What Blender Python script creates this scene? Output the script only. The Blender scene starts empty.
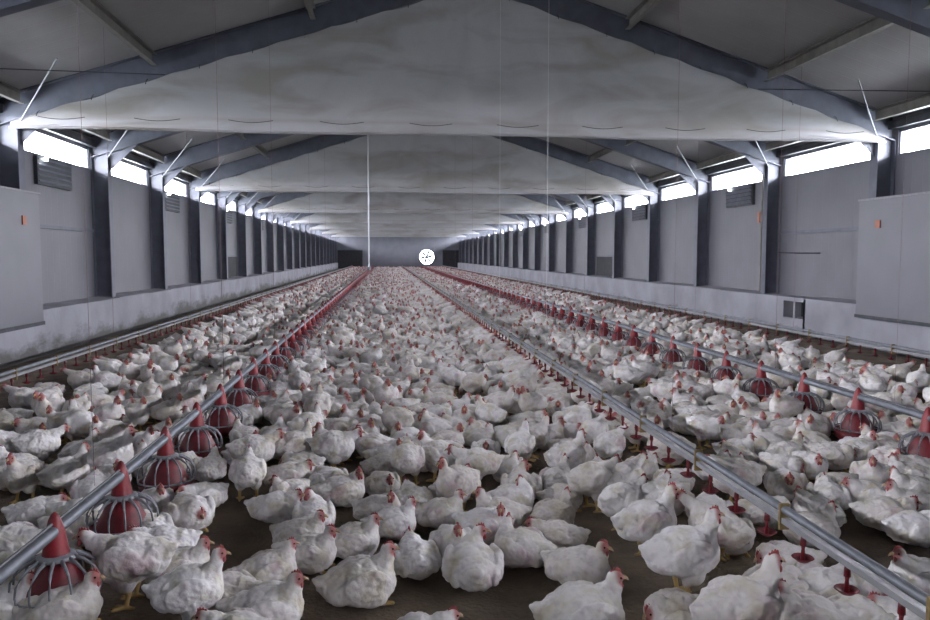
import bpy, bmesh, math, random
import numpy as np
from mathutils import Vector, Matrix, noise
random.seed(7); np.random.seed(7)
C = bpy.context.scene.collection
SC = bpy.context.scene

# ------------------------------------------------------------------ camera, world, light, exposure
F = 750.0; CAMH = 1.56; YAW = math.atan(79/750); PITCH = math.atan(54.8/750)
cam = bpy.data.cameras.new('camera'); camo = bpy.data.objects.new('camera', cam); C.objects.link(camo)
cam.sensor_width = 36; cam.lens = F/930*36; cam.clip_end = 300; cam.clip_start = .05
camo.location = (0, 0, CAMH)
camo.rotation_euler = (math.pi/2-PITCH, 0, -YAW)
SC.camera = camo
SC.view_settings.view_transform = 'Standard'; SC.view_settings.look = 'None'
SC.view_settings.gamma = 1; SC.view_settings.use_curve_mapping = False
SC.view_settings.exposure = 1.12
SKY = 60.0
w = bpy.data.worlds.new('overcast_sky'); SC.world = w; w.use_nodes = True
w.node_tree.nodes['Background'].inputs[0].default_value = (.86, .93, 1, 1)
w.node_tree.nodes['Background'].inputs[1].default_value = 15.0

CX = 1.39                       # middle of the hall
XL, XR = -5.74, 8.52              # inner faces of the side walls
YB, YE = -9.5, 84.6             # ends of the hall
BAY = 3.63
FRAMES = [12.0+BAY*k for k in range(-6, 21)]
WZ0, WZ1 = 3.22, 3.64           # window band
def roofz(x): return 6.15-.318*abs(x-CX)

# daylight: the bright band of sky that the window openings see past the eaves, above the dark land outside
def daylight(x, y, ln, side):
    l = bpy.data.lights.new('sky_daylight', 'AREA'); l.shape = 'RECTANGLE'
    l.size = 1.25; l.size_y = ln
    l.energy = SKY*math.pi*l.size*ln
    l.color = (.91, .90, 1)
    o = bpy.data.objects.new('sky_daylight', l); C.objects.link(o)
    o.location = (x, y, 4.12)
    o.rotation_euler = (0, -side*math.pi/2, 0)   # looks towards the hall
for y in FRAMES[:-1]:
    daylight(XL-1.4, y+BAY/2, BAY, 1)
    daylight(XR+1.4, y+BAY/2, BAY, -1)

# ------------------------------------------------------------------ helpers
cy_, sy_ = math.cos(YAW), math.sin(YAW); cp_, sp_ = math.cos(PITCH), math.sin(PITCH)
RGT = Vector((cy_, -sy_, 0)); FWD = Vector((sy_*cp_, cy_*cp_, -sp_)); UP = RGT.cross(FWD)
def at(px, py, z=0.0):
    d = FWD*F+RGT*(px-465)+UP*(310-py); t = (z-CAMH)/d.z
    return (d.x*t, d.y*t)
def proj(x, y, z):
    v = Vector((x, y, z-CAMH)); d = v.dot(FWD)
    if d <= .05: return (-9999, -9999, d)
    return (465+F*v.dot(RGT)/d, 310-F*v.dot(UP)/d, d)

def tag(o, label=None, cat=None, group=None, kind=None):
    if label: o['label'] = label
    if cat: o['category'] = cat
    if group: o['group'] = group
    if kind: o['kind'] = kind
    return o
def empty(name, loc=(0, 0, 0), rz=0):
    o = bpy.data.objects.new(name, None); C.objects.link(o); o.location = loc; o.rotation_euler = (0, 0, rz)
    o.empty_display_size = .1
    return o

class MB:
    def __init__(s): s.v = []; s.f = []
    def add(s, v, f):
        n = len(s.v); s.v += [tuple(p) for p in v]; s.f += [tuple(i+n for i in q) for q in f]; return s
    def box(s, a, b):
        x0, y0, z0 = a; x1, y1, z1 = b
        return s.add([(x0,y0,z0),(x1,y0,z0),(x1,y1,z0),(x0,y1,z0),(x0,y0,z1),(x1,y0,z1),(x1,y1,z1),(x0,y1,z1)],
                     [(3,2,1,0),(4,5,6,7),(0,1,5,4),(1,2,6,5),(2,3,7,6),(3,0,4,7)])
    def hexa(s, p):   # 8 points, bottom ring then top ring
        return s.add(p, [(3,2,1,0),(4,5,6,7),(0,1,5,4),(1,2,6,5),(2,3,7,6),(3,0,4,7)])
    def tube(s, pts, r, n=8, cap=True):
        pts = [Vector(p) for p in pts]; rs = r if isinstance(r, (list, tuple)) else [r]*len(pts)
        vs = []; fs = []
        for i, p in enumerate(pts):
            d = (pts[min(i+1, len(pts)-1)]-pts[max(i-1, 0)]).normalized()
            a = Vector((0, 0, 1)) if abs(d.z) < .9 else Vector((1, 0, 0))
            u = d.cross(a).normalized(); w_ = d.cross(u)
            for k in range(n):
                t = 2*math.pi*k/n; vs.append(p+(u*math.cos(t)+w_*math.sin(t))*rs[i])
        for i in range(len(pts)-1):
            for k in range(n):
                k2 = (k+1) % n; fs.append((i*n+k, i*n+k2, (i+1)*n+k2, (i+1)*n+k))
        if cap:
            fs.append(tuple(range(n))[::-1]); fs.append(tuple((len(pts)-1)*n+k for k in range(n)))
        return s.add(vs, fs)
    def lathe(s, prof, n=24, c=(0, 0, 0)):
        vs = []; fs = []
        for r, z in prof:
            for k in range(n):
                t = 2*math.pi*k/n; vs.append((c[0]+r*math.cos(t), c[1]+r*math.sin(t), c[2]+z))
        for i in range(len(prof)-1):
            for k in range(n):
                k2 = (k+1) % n; fs.append((i*n+k, i*n+k2, (i+1)*n+k2, (i+1)*n+k))
        return s.add(vs, fs)
    def mesh(s, name, m, smooth=False):
        me = bpy.data.meshes.new(name); me.from_pydata(s.v, [], s.f)
        bm = bmesh.new(); bm.from_mesh(me); bmesh.ops.recalc_face_normals(bm, faces=bm.faces); bm.to_mesh(me); bm.free()
        me.materials.append(m)
        if smooth: me.shade_smooth()
        return me
    def build(s, name, m, parent=None, smooth=False, loc=None):
        o = bpy.data.objects.new(name, s.mesh(name, m, smooth)); C.objects.link(o)
        if parent: o.parent = parent
        if loc: o.location = loc
        return o

# ------------------------------------------------------------------ materials
def mat(name, col, rough=.6, metal=0, var=.12, scale=6, bump=0, bscale=60, col2=None, obj=True, coat=0):
    m = bpy.data.materials.new(name); m.use_nodes = True; nt = m.node_tree; N = nt.nodes; L = nt.links
    b = N['Principled BSDF']; b.inputs['Roughness'].default_value = rough; b.inputs['Metallic'].default_value = metal
    b.inputs['Coat Weight'].default_value = coat
    tc = N.new('ShaderNodeTexCoord'); n = N.new('ShaderNodeTexNoise'); n.inputs['Scale'].default_value = scale
    n.inputs['Detail'].default_value = 5; L.new(tc.outputs['Object' if obj else 'Generated'], n.inputs['Vector'])
    r = N.new('ShaderNodeValToRGB'); r.color_ramp.elements[0].position = .35; r.color_ramp.elements[1].position = .7
    c2 = col2 or tuple(c*(1-var*2) for c in col)
    r.color_ramp.elements[0].color = (*c2, 1); r.color_ramp.elements[1].color = (*col, 1)
    L.new(n.outputs['Fac'], r.inputs['Fac']); L.new(r.outputs['Color'], b.inputs['Base Color'])
    if bump:
        n2 = N.new('ShaderNodeTexNoise'); n2.inputs['Scale'].default_value = bscale; n2.inputs['Detail'].default_value = 4
        L.new(tc.outputs['Object'], n2.inputs['Vector'])
        bp = N.new('ShaderNodeBump'); bp.inputs['Strength'].default_value = bump; bp.inputs['Distance'].default_value = .02
        L.new(n2.outputs['Fac'], bp.inputs['Height']); L.new(bp.outputs['Normal'], b.inputs['Normal'])
    return m
M = {}
M['litter'] = mat('litter', (.25, .195, .14), .95, var=.2, scale=3, bump=.9, bscale=45, col2=(.125, .098, .07))
def panel_mat(name, col, axis, pitch, depth=.25, col2=None):
    """sandwich sheet with ribs repeated along one axis"""
    m = mat(name, col, .5, var=.06, scale=1.3, col2=col2); nt = m.node_tree; N = nt.nodes; L = nt.links
    b = N['Principled BSDF']; tc = N['Texture Coordinate']
    sx = N.new('ShaderNodeSeparateXYZ'); L.new(tc.outputs['Object'], sx.inputs[0])
    a = N.new('ShaderNodeMath'); a.operation = 'DIVIDE'; a.inputs[1].default_value = pitch; L.new(sx.outputs[axis], a.inputs[0])
    f = N.new('ShaderNodeMath'); f.operation = 'FRACT'; L.new(a.outputs[0], f.inputs[0])
    r = N.new('ShaderNodeValToRGB'); e = r.color_ramp.elements
    e[0].position = 0; e[0].color = (0, 0, 0, 1); e[1].position = .04; e[1].color = (1, 1, 1, 1)
    x = e.new(.96); x.color = (1, 1, 1, 1); x = e.new(1.); x.color = (0, 0, 0, 1)
    L.new(f.outputs[0], r.inputs['Fac'])
    bp = N.new('ShaderNodeBump'); bp.inputs['Strength'].default_value = depth; bp.inputs['Distance'].default_value = .01
    L.new(r.outputs['Color'], bp.inputs['Height']); L.new(bp.outputs['Normal'], b.inputs['Normal'])
    return m
M['wall'] = panel_mat('wall_sheet', (.118, .118, .137), 'Y', .25, col2=(.10, .10, .115))
M['endwall'] = panel_mat('end_wall_sheet', (.15, .155, .185), 'X', 1.1, 1, col2=(.12, .125, .15))
M['roof'] = panel_mat('roof_sheet', (.31, .30, .30), 'Y', .33, .3, col2=(.27, .26, .255))
M['bigpanel'] = mat('inlet_panel', (.13, .132, .152), .45, var=.05, scale=2)
M['steel'] = mat('grey_painted_steel', (.105, .112, .145), .5, .1, var=.12, scale=5)
M['darksteel'] = mat('dark_steel', (.05, .055, .065), .55, .3, var=.2, scale=8)
M['purlin'] = mat('galvanised_purlin', (.21, .20, .18), .5, .2, var=.15, scale=6)
M['rod'] = mat('galvanised_rod', (.22, .22, .24), .5, .4, var=.1, scale=20)
M['alu'] = mat('galvanised_tube', (.235, .25, .28), .5, .5, var=.12, scale=14)
M['plastic_white'] = mat('white_plastic_tube', (.28, .285, .30), .4, 0.2, var=.1, scale=12)
M['red'] = mat('red_plastic', (.30, .018, .028), .42, 0, var=.25, scale=14)
M['darkred'] = mat('dark_red_plastic', (.21, .014, .024), .45, 0, var=.3, scale=14)
M['grill'] = mat('grey_plastic_grill', (.28, .29, .32), .4, .1, var=.2, scale=30)
M['yellow'] = mat('yellow_clip', (.26, .18, .07), .5, 0, var=.2, scale=30)
M['cord'] = mat('red_cord', (.22, .15, .15), .8, 0, var=.2, scale=30)
M['whitecord'] = mat('white_cord', (.5, .51, .53), .7, 0, var=.05, scale=30)
M['black'] = mat('black_rubber', (.02, .02, .022), .6, 0, var=.2, scale=30)
M['dark'] = mat('dark_opening', (.026, .028, .033), .8, 0, var=.2, scale=5)
M['orange'] = mat('orange_box', (.35, .12, .07), .5, 0)
M['fanmetal'] = mat('fan_blade_metal', (.18, .2, .22), .5, .3)

def plinth_mat(height):
    m = mat('whitewashed_concrete', (.30, .30, .34), .85, var=.1, scale=1.2, bump=.35, bscale=12, col2=(.21, .21, .235))
    nt = m.node_tree; N = nt.nodes; L = nt.links; b = N['Principled BSDF']; tc = N['Texture Coordinate']
    base = b.inputs['Base Color'].links[0].from_socket
    sx = N.new('ShaderNodeSeparateXYZ'); L.new(tc.outputs['Object'], sx.inputs[0])
    n = N.new('ShaderNodeTexNoise'); n.inputs['Scale'].default_value = 1.3; n.inputs['Detail'].default_value = 9; n.inputs['Roughness'].default_value = .65
    mp = N.new('ShaderNodeMapping'); mp.inputs['Scale'].default_value = (1, .7, 1.6); L.new(tc.outputs['Object'], mp.inputs[0]); L.new(mp.outputs[0], n.inputs['Vector'])
    a = N.new('ShaderNodeMath'); a.operation = 'MULTIPLY_ADD'; a.inputs[1].default_value = -1.1; a.inputs[2].default_value = height
    L.new(n.outputs['Fac'], a.inputs[0])                  # dirt line height
    s = N.new('ShaderNodeMath'); s.operation = 'SUBTRACT'; L.new(a.outputs[0], s.inputs[0]); L.new(sx.outputs['Z'], s.inputs[1])
    k = N.new('ShaderNodeMath'); k.operation = 'MULTIPLY'; k.inputs[1].default_value = 5; k.use_clamp = True; L.new(s.outputs[0], k.inputs[0])
    mx = N.new('ShaderNodeMix'); mx.data_type = 'RGBA'; mx.inputs['B'].default_value = (.10, .098, .095, 1)
    L.new(k.outputs[0], mx.inputs['Factor']); L.new(base, mx.inputs['A']); L.new(mx.outputs['Result'], b.inputs['Base Color'])
    return m
M['plinth'] = plinth_mat(.86); M['plinth_clean'] = plinth_mat(.66)

def tarp_mat():
    m = bpy.data.materials.new('woven_tarpaulin'); m.use_nodes = True; nt = m.node_tree; N = nt.nodes; L = nt.links
    b = N['Principled BSDF']; b.inputs['Roughness'].default_value = .5
    tc = N.new('ShaderNodeTexCoord')
    mp = N.new('ShaderNodeMapping'); mp.inputs['Rotation'].default_value = (0, math.radians(28), 0); mp.inputs['Scale'].default_value = (.35, 1, 1.3)
    L.new(tc.outputs['Object'], mp.inputs[0])
    n = N.new('ShaderNodeTexNoise'); n.inputs['Scale'].default_value = 1.6; n.inputs['Detail'].default_value = 7; n.inputs['Distortion'].default_value = .8
    L.new(mp.outputs[0], n.inputs['Vector'])
    r = N.new('ShaderNodeValToRGB'); e = r.color_ramp.elements
    e[0].position = .34; e[0].color = (.15, .135, .115, 1); e[1].position = .54; e[1].color = (.25, .246, .256, 1)
    L.new(n.outputs['Fac'], r.inputs['Fac'])
    # dusty line at the seam of the hem
    sx = N.new('ShaderNodeSeparateXYZ'); L.new(tc.outputs['Object'], sx.inputs[0])
    n2 = N.new('ShaderNodeTexNoise'); n2.inputs['Scale'].default_value = 2.5; L.new(tc.outputs['Object'], n2.inputs['Vector'])
    a = N.new('ShaderNodeMath'); a.operation = 'SUBTRACT'; a.inputs[1].default_value = 3.60; L.new(sx.outputs['Z'], a.inputs[0])
    ab = N.new('ShaderNodeMath'); ab.operation = 'ABSOLUTE'; L.new(a.outputs[0], ab.inputs[0])
    k = N.new('ShaderNodeMath'); k.operation = 'MULTIPLY_ADD'; k.inputs[1].default_value = -22; k.inputs[2].default_value = 1; k.use_clamp = True; L.new(ab.outputs[0], k.inputs[0])
    k2 = N.new('ShaderNodeMath'); k2.operation = 'MULTIPLY'; L.new(k.outputs[0], k2.inputs[0]); L.new(n2.outputs['Fac'], k2.inputs[1])
    mx = N.new('ShaderNodeMix'); mx.data_type = 'RGBA'; mx.inputs['B'].default_value = (.16, .14, .12, 1)
    L.new(k2.outputs[0], mx.inputs['Factor']); L.new(r.outputs['Color'], mx.inputs['A']); L.new(mx.outputs['Result'], b.inputs['Base Color'])
    n3 = N.new('ShaderNodeTexNoise'); n3.inputs['Scale'].default_value = 5; n3.inputs['Detail'].default_value = 6; L.new(tc.outputs['Object'], n3.inputs['Vector'])
    bp = N.new('ShaderNodeBump'); bp.inputs['Strength'].default_value = .35; bp.inputs['Distance'].default_value = .03
    L.new(n3.outputs['Fac'], bp.inputs['Height']); L.new(bp.outputs['Normal'], b.inputs['Normal'])
    tr = N.new('ShaderNodeBsdfTranslucent'); tr.inputs['Color'].default_value = (.6, .6, .62, 1)
    ms = N.new('ShaderNodeMixShader'); ms.inputs[0].default_value = .18
    L.new(b.outputs[0], ms.inputs[1]); L.new(tr.outputs[0], ms.inputs[2]); L.new(ms.outputs[0], N['Material Output'].inputs['Surface'])
    return m
M['tarp'] = tarp_mat()

def glass_mat():
    m = bpy.data.materials.new('window_pane_glass'); m.use_nodes = True; nt = m.node_tree; N = nt.nodes; L = nt.links
    N.remove(N['Principled BSDF'])
    t = N.new('ShaderNodeBsdfTransparent'); g = N.new('ShaderNodeBsdfGlossy'); g.inputs['Roughness'].default_value = .1
    ms = N.new('ShaderNodeMixShader'); ms.inputs[0].default_value = .06
    L.new(t.outputs[0], ms.inputs[1]); L.new(g.outputs[0], ms.inputs[2]); L.new(ms.outputs[0], N['Material Output'].inputs['Surface'])
    return m
M['glass'] = glass_mat()
def daylight_glow_mat():  # emission standing in for daylight that leaks past a vent shutter
    m = bpy.data.materials.new('daylight_gap_glow'); m.use_nodes = True; b = m.node_tree.nodes['Principled BSDF']
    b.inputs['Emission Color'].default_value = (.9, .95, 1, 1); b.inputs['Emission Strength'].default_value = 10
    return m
M['daylight_glow'] = daylight_glow_mat()

def feather_mat(name, crowd):
    """white plumage; attribute 'mask' = red skin of the head, yellow legs, bare bruised skin"""
    m = bpy.data.materials.new(name); m.use_nodes = True; nt = m.node_tree; N = nt.nodes; L = nt.links
    b = N['Principled BSDF']; b.inputs['Roughness'].default_value = .85
    b.inputs['Sheen Weight'].default_value = .15; b.inputs['Specular IOR Level'].default_value = .25
    tc = N.new('ShaderNodeTexCoord')
    if crowd:
        rnd_at = N.new('ShaderNodeAttribute'); rnd_at.attribute_name = 'rnd'; rnd = rnd_at.outputs['Fac']
        vec = tc.outputs['Object']
    else:
        oi = N.new('ShaderNodeObjectInfo'); rnd = oi.outputs['Random']
        va = N.new('ShaderNodeVectorMath'); va.operation = 'ADD'; L.new(tc.outputs['Object'], va.inputs[0])
        cb = N.new('ShaderNodeCombineXYZ')
        mu = N.new('ShaderNodeMath'); mu.operation = 'MULTIPLY'; mu.inputs[1].default_value = 37; L.new(rnd, mu.inputs[0])
        L.new(mu.outputs[0], cb.inputs[0]); L.new(mu.outputs[0], cb.inputs[1]); L.new(cb.outputs[0], va.inputs[1])
        vec = va.outputs[0]
    n = N.new('ShaderNodeTexNoise'); n.inputs['Scale'].default_value = 9; n.inputs['Detail'].default_value = 6; L.new(vec, n.inputs['Vector'])
    r = N.new('ShaderNodeValToRGB'); e = r.color_ramp.elements
    e[0].position = .3; e[0].color = (.64, .59, .48, 1); e[1].position = .52; e[1].color = (.84, .82, .825, 1)
    x = e.new(.41); x.color = (.74, .715, .66, 1)
    L.new(n.outputs['Fac'], r.inputs['Fac'])
    # each bird a slightly different cleanliness
    tr = N.new('ShaderNodeValToRGB'); tr.color_ramp.elements[0].color = (.82, .79, .74, 1); tr.color_ramp.elements[1].color = (1, 1, 1, 1)
    L.new(rnd, tr.inputs['Fac'])
    mm = N.new('ShaderNodeMix'); mm.data_type = 'RGBA'; mm.blend_type = 'MULTIPLY'; mm.inputs['Factor'].default_value = 1
    L.new(r.outputs['Color'], mm.inputs['A']); L.new(tr.outputs['Color'], mm.inputs['B'])
    n5 = N.new('ShaderNodeTexNoise'); n5.inputs['Scale'].default_value = 24; n5.inputs['Detail'].default_value = 4; L.new(vec, n5.inputs['Vector'])
    r5 = N.new('ShaderNodeValToRGB'); r5.color_ramp.elements[0].position = .36; r5.color_ramp.elements[0].color = (.87, .85, .89, 1); r5.color_ramp.elements[1].position = .5
    L.new(n5.outputs['Fac'], r5.inputs['Fac'])
    m5 = N.new('ShaderNodeMix'); m5.data_type = 'RGBA'; m5.blend_type = 'MULTIPLY'; m5.inputs['Factor'].default_value = 1
    L.new(mm.outputs['Result'], m5.inputs['A']); L.new(r5.outputs['Color'], m5.inputs['B']); mm = m5
    at_ = N.new('ShaderNodeAttribute'); at_.attribute_name = 'mask'
    sp = N.new('ShaderNodeSeparateColor'); L.new(at_.outputs['Color'], sp.inputs[0])
    # bare skin patches
    n2 = N.new('ShaderNodeTexNoise'); n2.inputs['Scale'].default_value = 6.5; n2.inputs['Detail'].default_value = 5; L.new(vec, n2.inputs['Vector'])
    r2 = N.new('ShaderNodeValToRGB'); r2.color_ramp.elements[0].position = .56; r2.color_ramp.elements[1].position = .66
    L.new(n2.outputs['Fac'], r2.inputs['Fac'])
    k = N.new('ShaderNodeMath'); k.operation = 'MULTIPLY'; L.new(r2.outputs['Color'], k.inputs[0]); L.new(sp.outputs['Blue'], k.inputs[1])
    k2 = N.new('ShaderNodeMath'); k2.operation = 'MULTIPLY'; k2.inputs[1].default_value = .6; L.new(k.outputs[0], k2.inputs[0])
    def mixc(fac, a, col):
        q = N.new('ShaderNodeMix'); q.data_type = 'RGBA'; q.inputs['B'].default_value = (*col, 1)
        L.new(fac, q.inputs['Factor']); L.new(a, q.inputs['A']); return q.outputs['Result']
    c = mixc(k2.outputs[0], mm.outputs['Result'], (.42, .22, .27))
    c = mixc(sp.outputs['Red'], c, (.36, .10, .095))
    c = mixc(sp.outputs['Green'], c, (.52, .36, .14))
    L.new(c, b.inputs['Base Color'])
    v = N.new('ShaderNodeTexVoronoi'); v.inputs['Scale'].default_value = 42; L.new(vec, v.inputs['Vector'])
    bp = N.new('ShaderNodeBump'); bp.inputs['Strength'].default_value = .25; bp.inputs['Distance'].default_value = .010; bp.invert = True
    L.new(v.outputs['Distance'], bp.inputs['Height'])
    n4 = N.new('ShaderNodeTexNoise'); n4.inputs['Scale'].default_value = 26; n4.inputs['Detail'].default_value = 4; L.new(vec, n4.inputs['Vector'])
    bp2 = N.new('ShaderNodeBump'); bp2.inputs['Strength'].default_value = .35; bp2.inputs['Distance'].default_value = .015
    L.new(n4.outputs['Fac'], bp2.inputs['Height']); L.new(bp.outputs['Normal'], bp2.inputs['Normal'])
    L.new(bp2.outputs['Normal'], b.inputs['Normal'])
    return m
M['feather'] = feather_mat('plumage', False)
M['crowd'] = feather_mat('plumage_of_flock', True)
M['comb'] = mat('comb_skin', (.42, .085, .085), .5, var=.15, scale=80)
M['beak'] = mat('beak_horn', (.55, .38, .22), .45, var=.15, scale=80)
M['eye'] = mat('eye_dark', (.02, .012, .01), .15, var=.1, scale=80)

# ------------------------------------------------------------------ the hall
def struct(o): o['kind'] = 'structure'; return o
g = MB(); n1, n2 = 60, 240
for i in range(n1+1):
    for j in range(n2+1):
        x = XL-.3+(XR-XL+.6)*i/n1; y = YB-.3+(YE-YB+.6)*(j/n2)
        g.v.append((x, y, .018*noise.noise(Vector((x*1.7, y*1.7, 0)))-.012))
for i in range(n1):
    for j in range(n2):
        a = i*(n2+1)+j; g.f.append((a, a+n2+1, a+n2+2, a+1))
struct(g.build('floor', M['litter'], smooth=True))

for side, xw, sgn in (('left', XL, -1), ('right', XR, 1)):
    g = MB()
    x0, x1 = sorted((xw, xw+sgn*.16))
    hatch = (27.3, 29.9)
    g.box((x0, YB, .6), (x1, YE, WZ0)); g.box((x0, YB, WZ1), (x1, YE, roofz(xw)+.1)); g.box((x0, YB, -.1), (x1, YE, .6))
    for y in FRAMES: g.box((x0, y-.14, WZ0), (x1, y+.14, WZ1))
    g.box((x0, YB, WZ0), (x1, FRAMES[0], WZ1))
    struct(g.build('wall_'+side, M['wall']))
    # low concrete plinth with a rough ledge
    xi = xw-sgn*.45
    g = MB(); a, b = sorted((xw, xi))
    segs = [(YB, 11.97, .50)]+[(11.97+(YE-11.97)*i/40, 11.97+(YE-11.97)*(i+1)/40, .72) for i in range(40)]
    for y0, y1, zt in segs:
        if side == 'right' and y0 < 13.8 < y1:
            g.box((a, y0, -.1), (b, 13.72, zt)); g.box((a, 14.52, -.1), (b, y1, zt)); g.box((a, 13.72, -.1), (b, 14.52, .31))
            g.box((a, 13.72, .64), (b, 14.52, zt)); g.box((a, 14.08, .31), (a+.06, 14.15, .64)); continue
        dz = random.uniform(-.012, .012) if zt > .6 else 0
        g.hexa([(a, y0, -.1), (b, y0, -.1), (b, y1, -.1), (a, y1, -.1),
                (a, y0, zt+dz+(.03 if sgn < 0 else 0)), (b, y0, zt+dz+(.03 if sgn > 0 else 0)),
                (b, y1, zt+dz+(.03 if sgn > 0 else 0)), (a, y1, zt+dz+(.03 if sgn < 0 else 0))])
    pl = struct(g.build('baseboard_'+side, M['plinth' if sgn < 0 else 'plinth_clean']))
    g = MB(); b1 = sgn*.02
    if side == 'right':
        g.box((XR-.06, 13.72, .31), (XR-.01, 14.52, .64)); struct(g.build('trim_1', M['dark']))

struct(MB().box((XL-.2, YE, -.1), (XR+.2, YE+.2, 6.6)).build('tmp', M['endwall']))
bpy.data.objects.remove(bpy.data.objects['tmp'])
# far gable wall with a round fan opening
FX, FZ, FR = 4.58, 1.36, .82
g = MB(); n = 48; fr = []; sq = []
for k in range(n):
    t = 2*math.pi*k/n-math.pi; c, s = math.cos(t), math.sin(t); m_ = max(abs(c), abs(s)); R = 1.1
    fr.append((FX+FR*c, FZ+FR*s)); sq.append((FX+R*c/m_, FZ+R*s/m_))
for y in (YE, YE+.2):
    v = [(p[0], y, p[1]) for p in fr]+[(p[0], y, p[1]) for p in sq]
    g.add(v, [(k, (k+1) % n, n+(k+1) % n, n+k) for k in range(n)])
g.add([(p[0], y, p[1]) for y in (YE, YE+.2) for p in fr], [(k, (k+1) % n, n+(k+1) % n, n+k) for k in range(n)])
g.box((XL-.2, YE, -.1), (FX-1.1, YE+.2, 3.5)); g.box((FX+1.1, YE, -.1), (XR+.2, YE+.2, 3.5))
g.box((FX-1.1, YE, -.1), (FX+1.1, YE+.2, FZ-1.1)); g.box((FX-1.1, YE, FZ+1.1), (FX+1.1, YE+.2, 3.5))
g.add([(XL-.2, YE, 3.5), (XR+.2, YE, 3.5), (XR+.2, YE, roofz(XR)), (CX, YE, 6.4), (XL-.2, YE, roofz(XL))], [(0, 1, 2, 3, 4)])
struct(g.build('wall_back', M['endwall']))
g = MB().box((XL-.2, YB-.2, -.1), (XR+.2, YB, 3.9))
g.add([(XL-.2, YB-.1, 3.85), (XR+.2, YB-.1, 3.85), (CX, YB-.1, 6.4)], [(0, 1, 2)]); struct(g.build('wall_front', M['endwall']))
for i, (x0, x1) in enumerate(((-5.3, -2.6), (6.4, 8.2))):
    d = MB().box((x0, YE-.06, .1), (x1, YE-.01, 2.1)).build('door_%d' % (i+1), M['dark']); struct(d)
    MB().box((x0-.08, YE-.09, .05), (x0, YE-.005, 2.18)).box((x1, YE-.09, .05), (x1+.08, YE-.005, 2.18)).box((x0-.08, YE-.09, 2.1), (x1+.08, YE-.005, 2.18)).build('door_frame', M['steel'], d)
for side, xw, sgn in (('left', XL, -1), ('right', XR, 1)):
    x0, x1 = sorted((xw-sgn*.04, xw-sgn*.003))
    d = MB().box((x0, 27.0, .76), (x1, 29.7, 1.5)).build('door_%d' % (3 if sgn < 0 else 4), M['dark']); struct(d)
    x0, x1 = sorted((xw-sgn*.06, xw-sgn*.003))
    MB().box((x0, 26.9, 1.5), (x1, 29.8, 1.56)).build('door_frame', M['steel'], d)

# roof
th = .12; g = MB()
for (xa, xb) in ((XL-.75, CX), (CX, XR+.75)):
    g.hexa([(xa, YB-.3, roofz(xa)), (xb, YB-.3, roofz(xb)), (xb, YE+.3, roofz(xb)), (xa, YE+.3, roofz(xa)),
            (xa, YB-.3, roofz(xa)+th), (xb, YB-.3, roofz(xb)+th), (xb, YE+.3, roofz(xb)+th), (xa, YE+.3, roofz(xa)+th)])
struct(g.build('ceiling', M['roof']))

# portal frames: columns and rafters of I section
RD = .42
for k, y in enumerate(FRAMES):
    for xw, sgn in ((XL, -1), (XR, 1)):
        g = MB(); xi = xw-sgn*.32; zt = roofz(xi)-RD-.02
        a, b = sorted((xw-sgn*.004, xi))
        g.box((a, y-.006, .70), (b, y+.006, zt))
        for xf in (xw-sgn*.012, xi):
            f0, f1 = sorted((xf-.008, xf+.008)); g.box((f0, y-.10, .70), (f1, y+.10, zt))
        # haunch under the rafter
        q = xi-sgn*.55
        zq = roofz(q)-RD
        g.hexa([(min(xi, xi), y-.006, zt-.35), (xi, y+.006, zt-.35), (xi-sgn*.001, y+.006, zt-.34), (xi-sgn*.001, y-.006, zt-.34),
                (xi, y-.006, zt), (xi, y+.006, zt), (q, y+.006, zq), (q, y-.006, zq)])
        o = struct(g.build('column', M['steel']))
    g = MB()
    for xa, xb in ((XL+.02, CX), (CX, XR-.02)):
        za, zb = roofz(xa), roofz(xb)
        def slab(t0, t1, hw):
            g.hexa([(xa, y-hw, za-t1), (xb, y-hw, zb-t1), (xb, y+hw, zb-t1), (xa, y+hw, za-t1),
                    (xa, y-hw, za-t0), (xb, y-hw, zb-t0), (xb, y+hw, zb-t0), (xa, y+hw, za-t0)])
        slab(.02, RD, .006); slab(.005, .022, .09); slab(RD-.017, RD, .09)
    struct(g.build('roof_beam', M['steel']))
for d in (-6.75, -4.85, -2.5, 2.5, 4.85, 6.75):
    for k in range(len(FRAMES)-1):
        if FRAMES[k] > 60: break
        y0, y1 = FRAMES[k]+.1, FRAMES[k+1]-.1
        x = CX+d; z = roofz(x); g = MB(); s = 1 if d > 0 else -1
        zz = z-.015
        g.box((x-.006, y0, zz-.20), (x+.006, y1, zz)); g.box((x-.075*(s > 0)-.0, y0, zz-.20), (x+.075*(s < 0)+.001, y1, zz-.19))
        g.box((x-.075, y0, zz-.035), (x+.075, y1, zz-.02))
        struct(g.build('purlin_beam', M['purlin']))
# eave beams over the windows
for xw, sgn in ((XL, -1), (XR, 1)):
    a, b = sorted((xw-sgn*.002, xw-sgn*.10))
    struct(MB().box((a, YB, WZ1+.03), (b, YE, WZ1+.16)).build('eave_beam', M['darksteel']))

# windows
wn = 0
for xw, sgn in ((XL, -1), (XR, 1)):
    for k in range(len(FRAMES)-1):
        wn += 1; y0, y1 = FRAMES[k]+.14, FRAMES[k+1]-.14
        a, b = sorted((xw+sgn*.02, xw+sgn*.07)); g = MB()
        g.box((a, y0, WZ0), (b, y1, WZ0+.03)); g.box((a, y0, WZ1-.03), (b, y1, WZ1)); g.box((a, y0, WZ0), (b, y0+.03, WZ1)); g.box((a, y1-.03, WZ0), (b, y1, WZ1))
        o = struct(g.build('window_%d' % wn, M['steel']))
        p = MB().box(((a+b)/2-.002, y0+.03, WZ0+.03), ((a+b)/2+.002, y1-.03, WZ1-.03)).build('window_pane', M['glass'], o)

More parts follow.
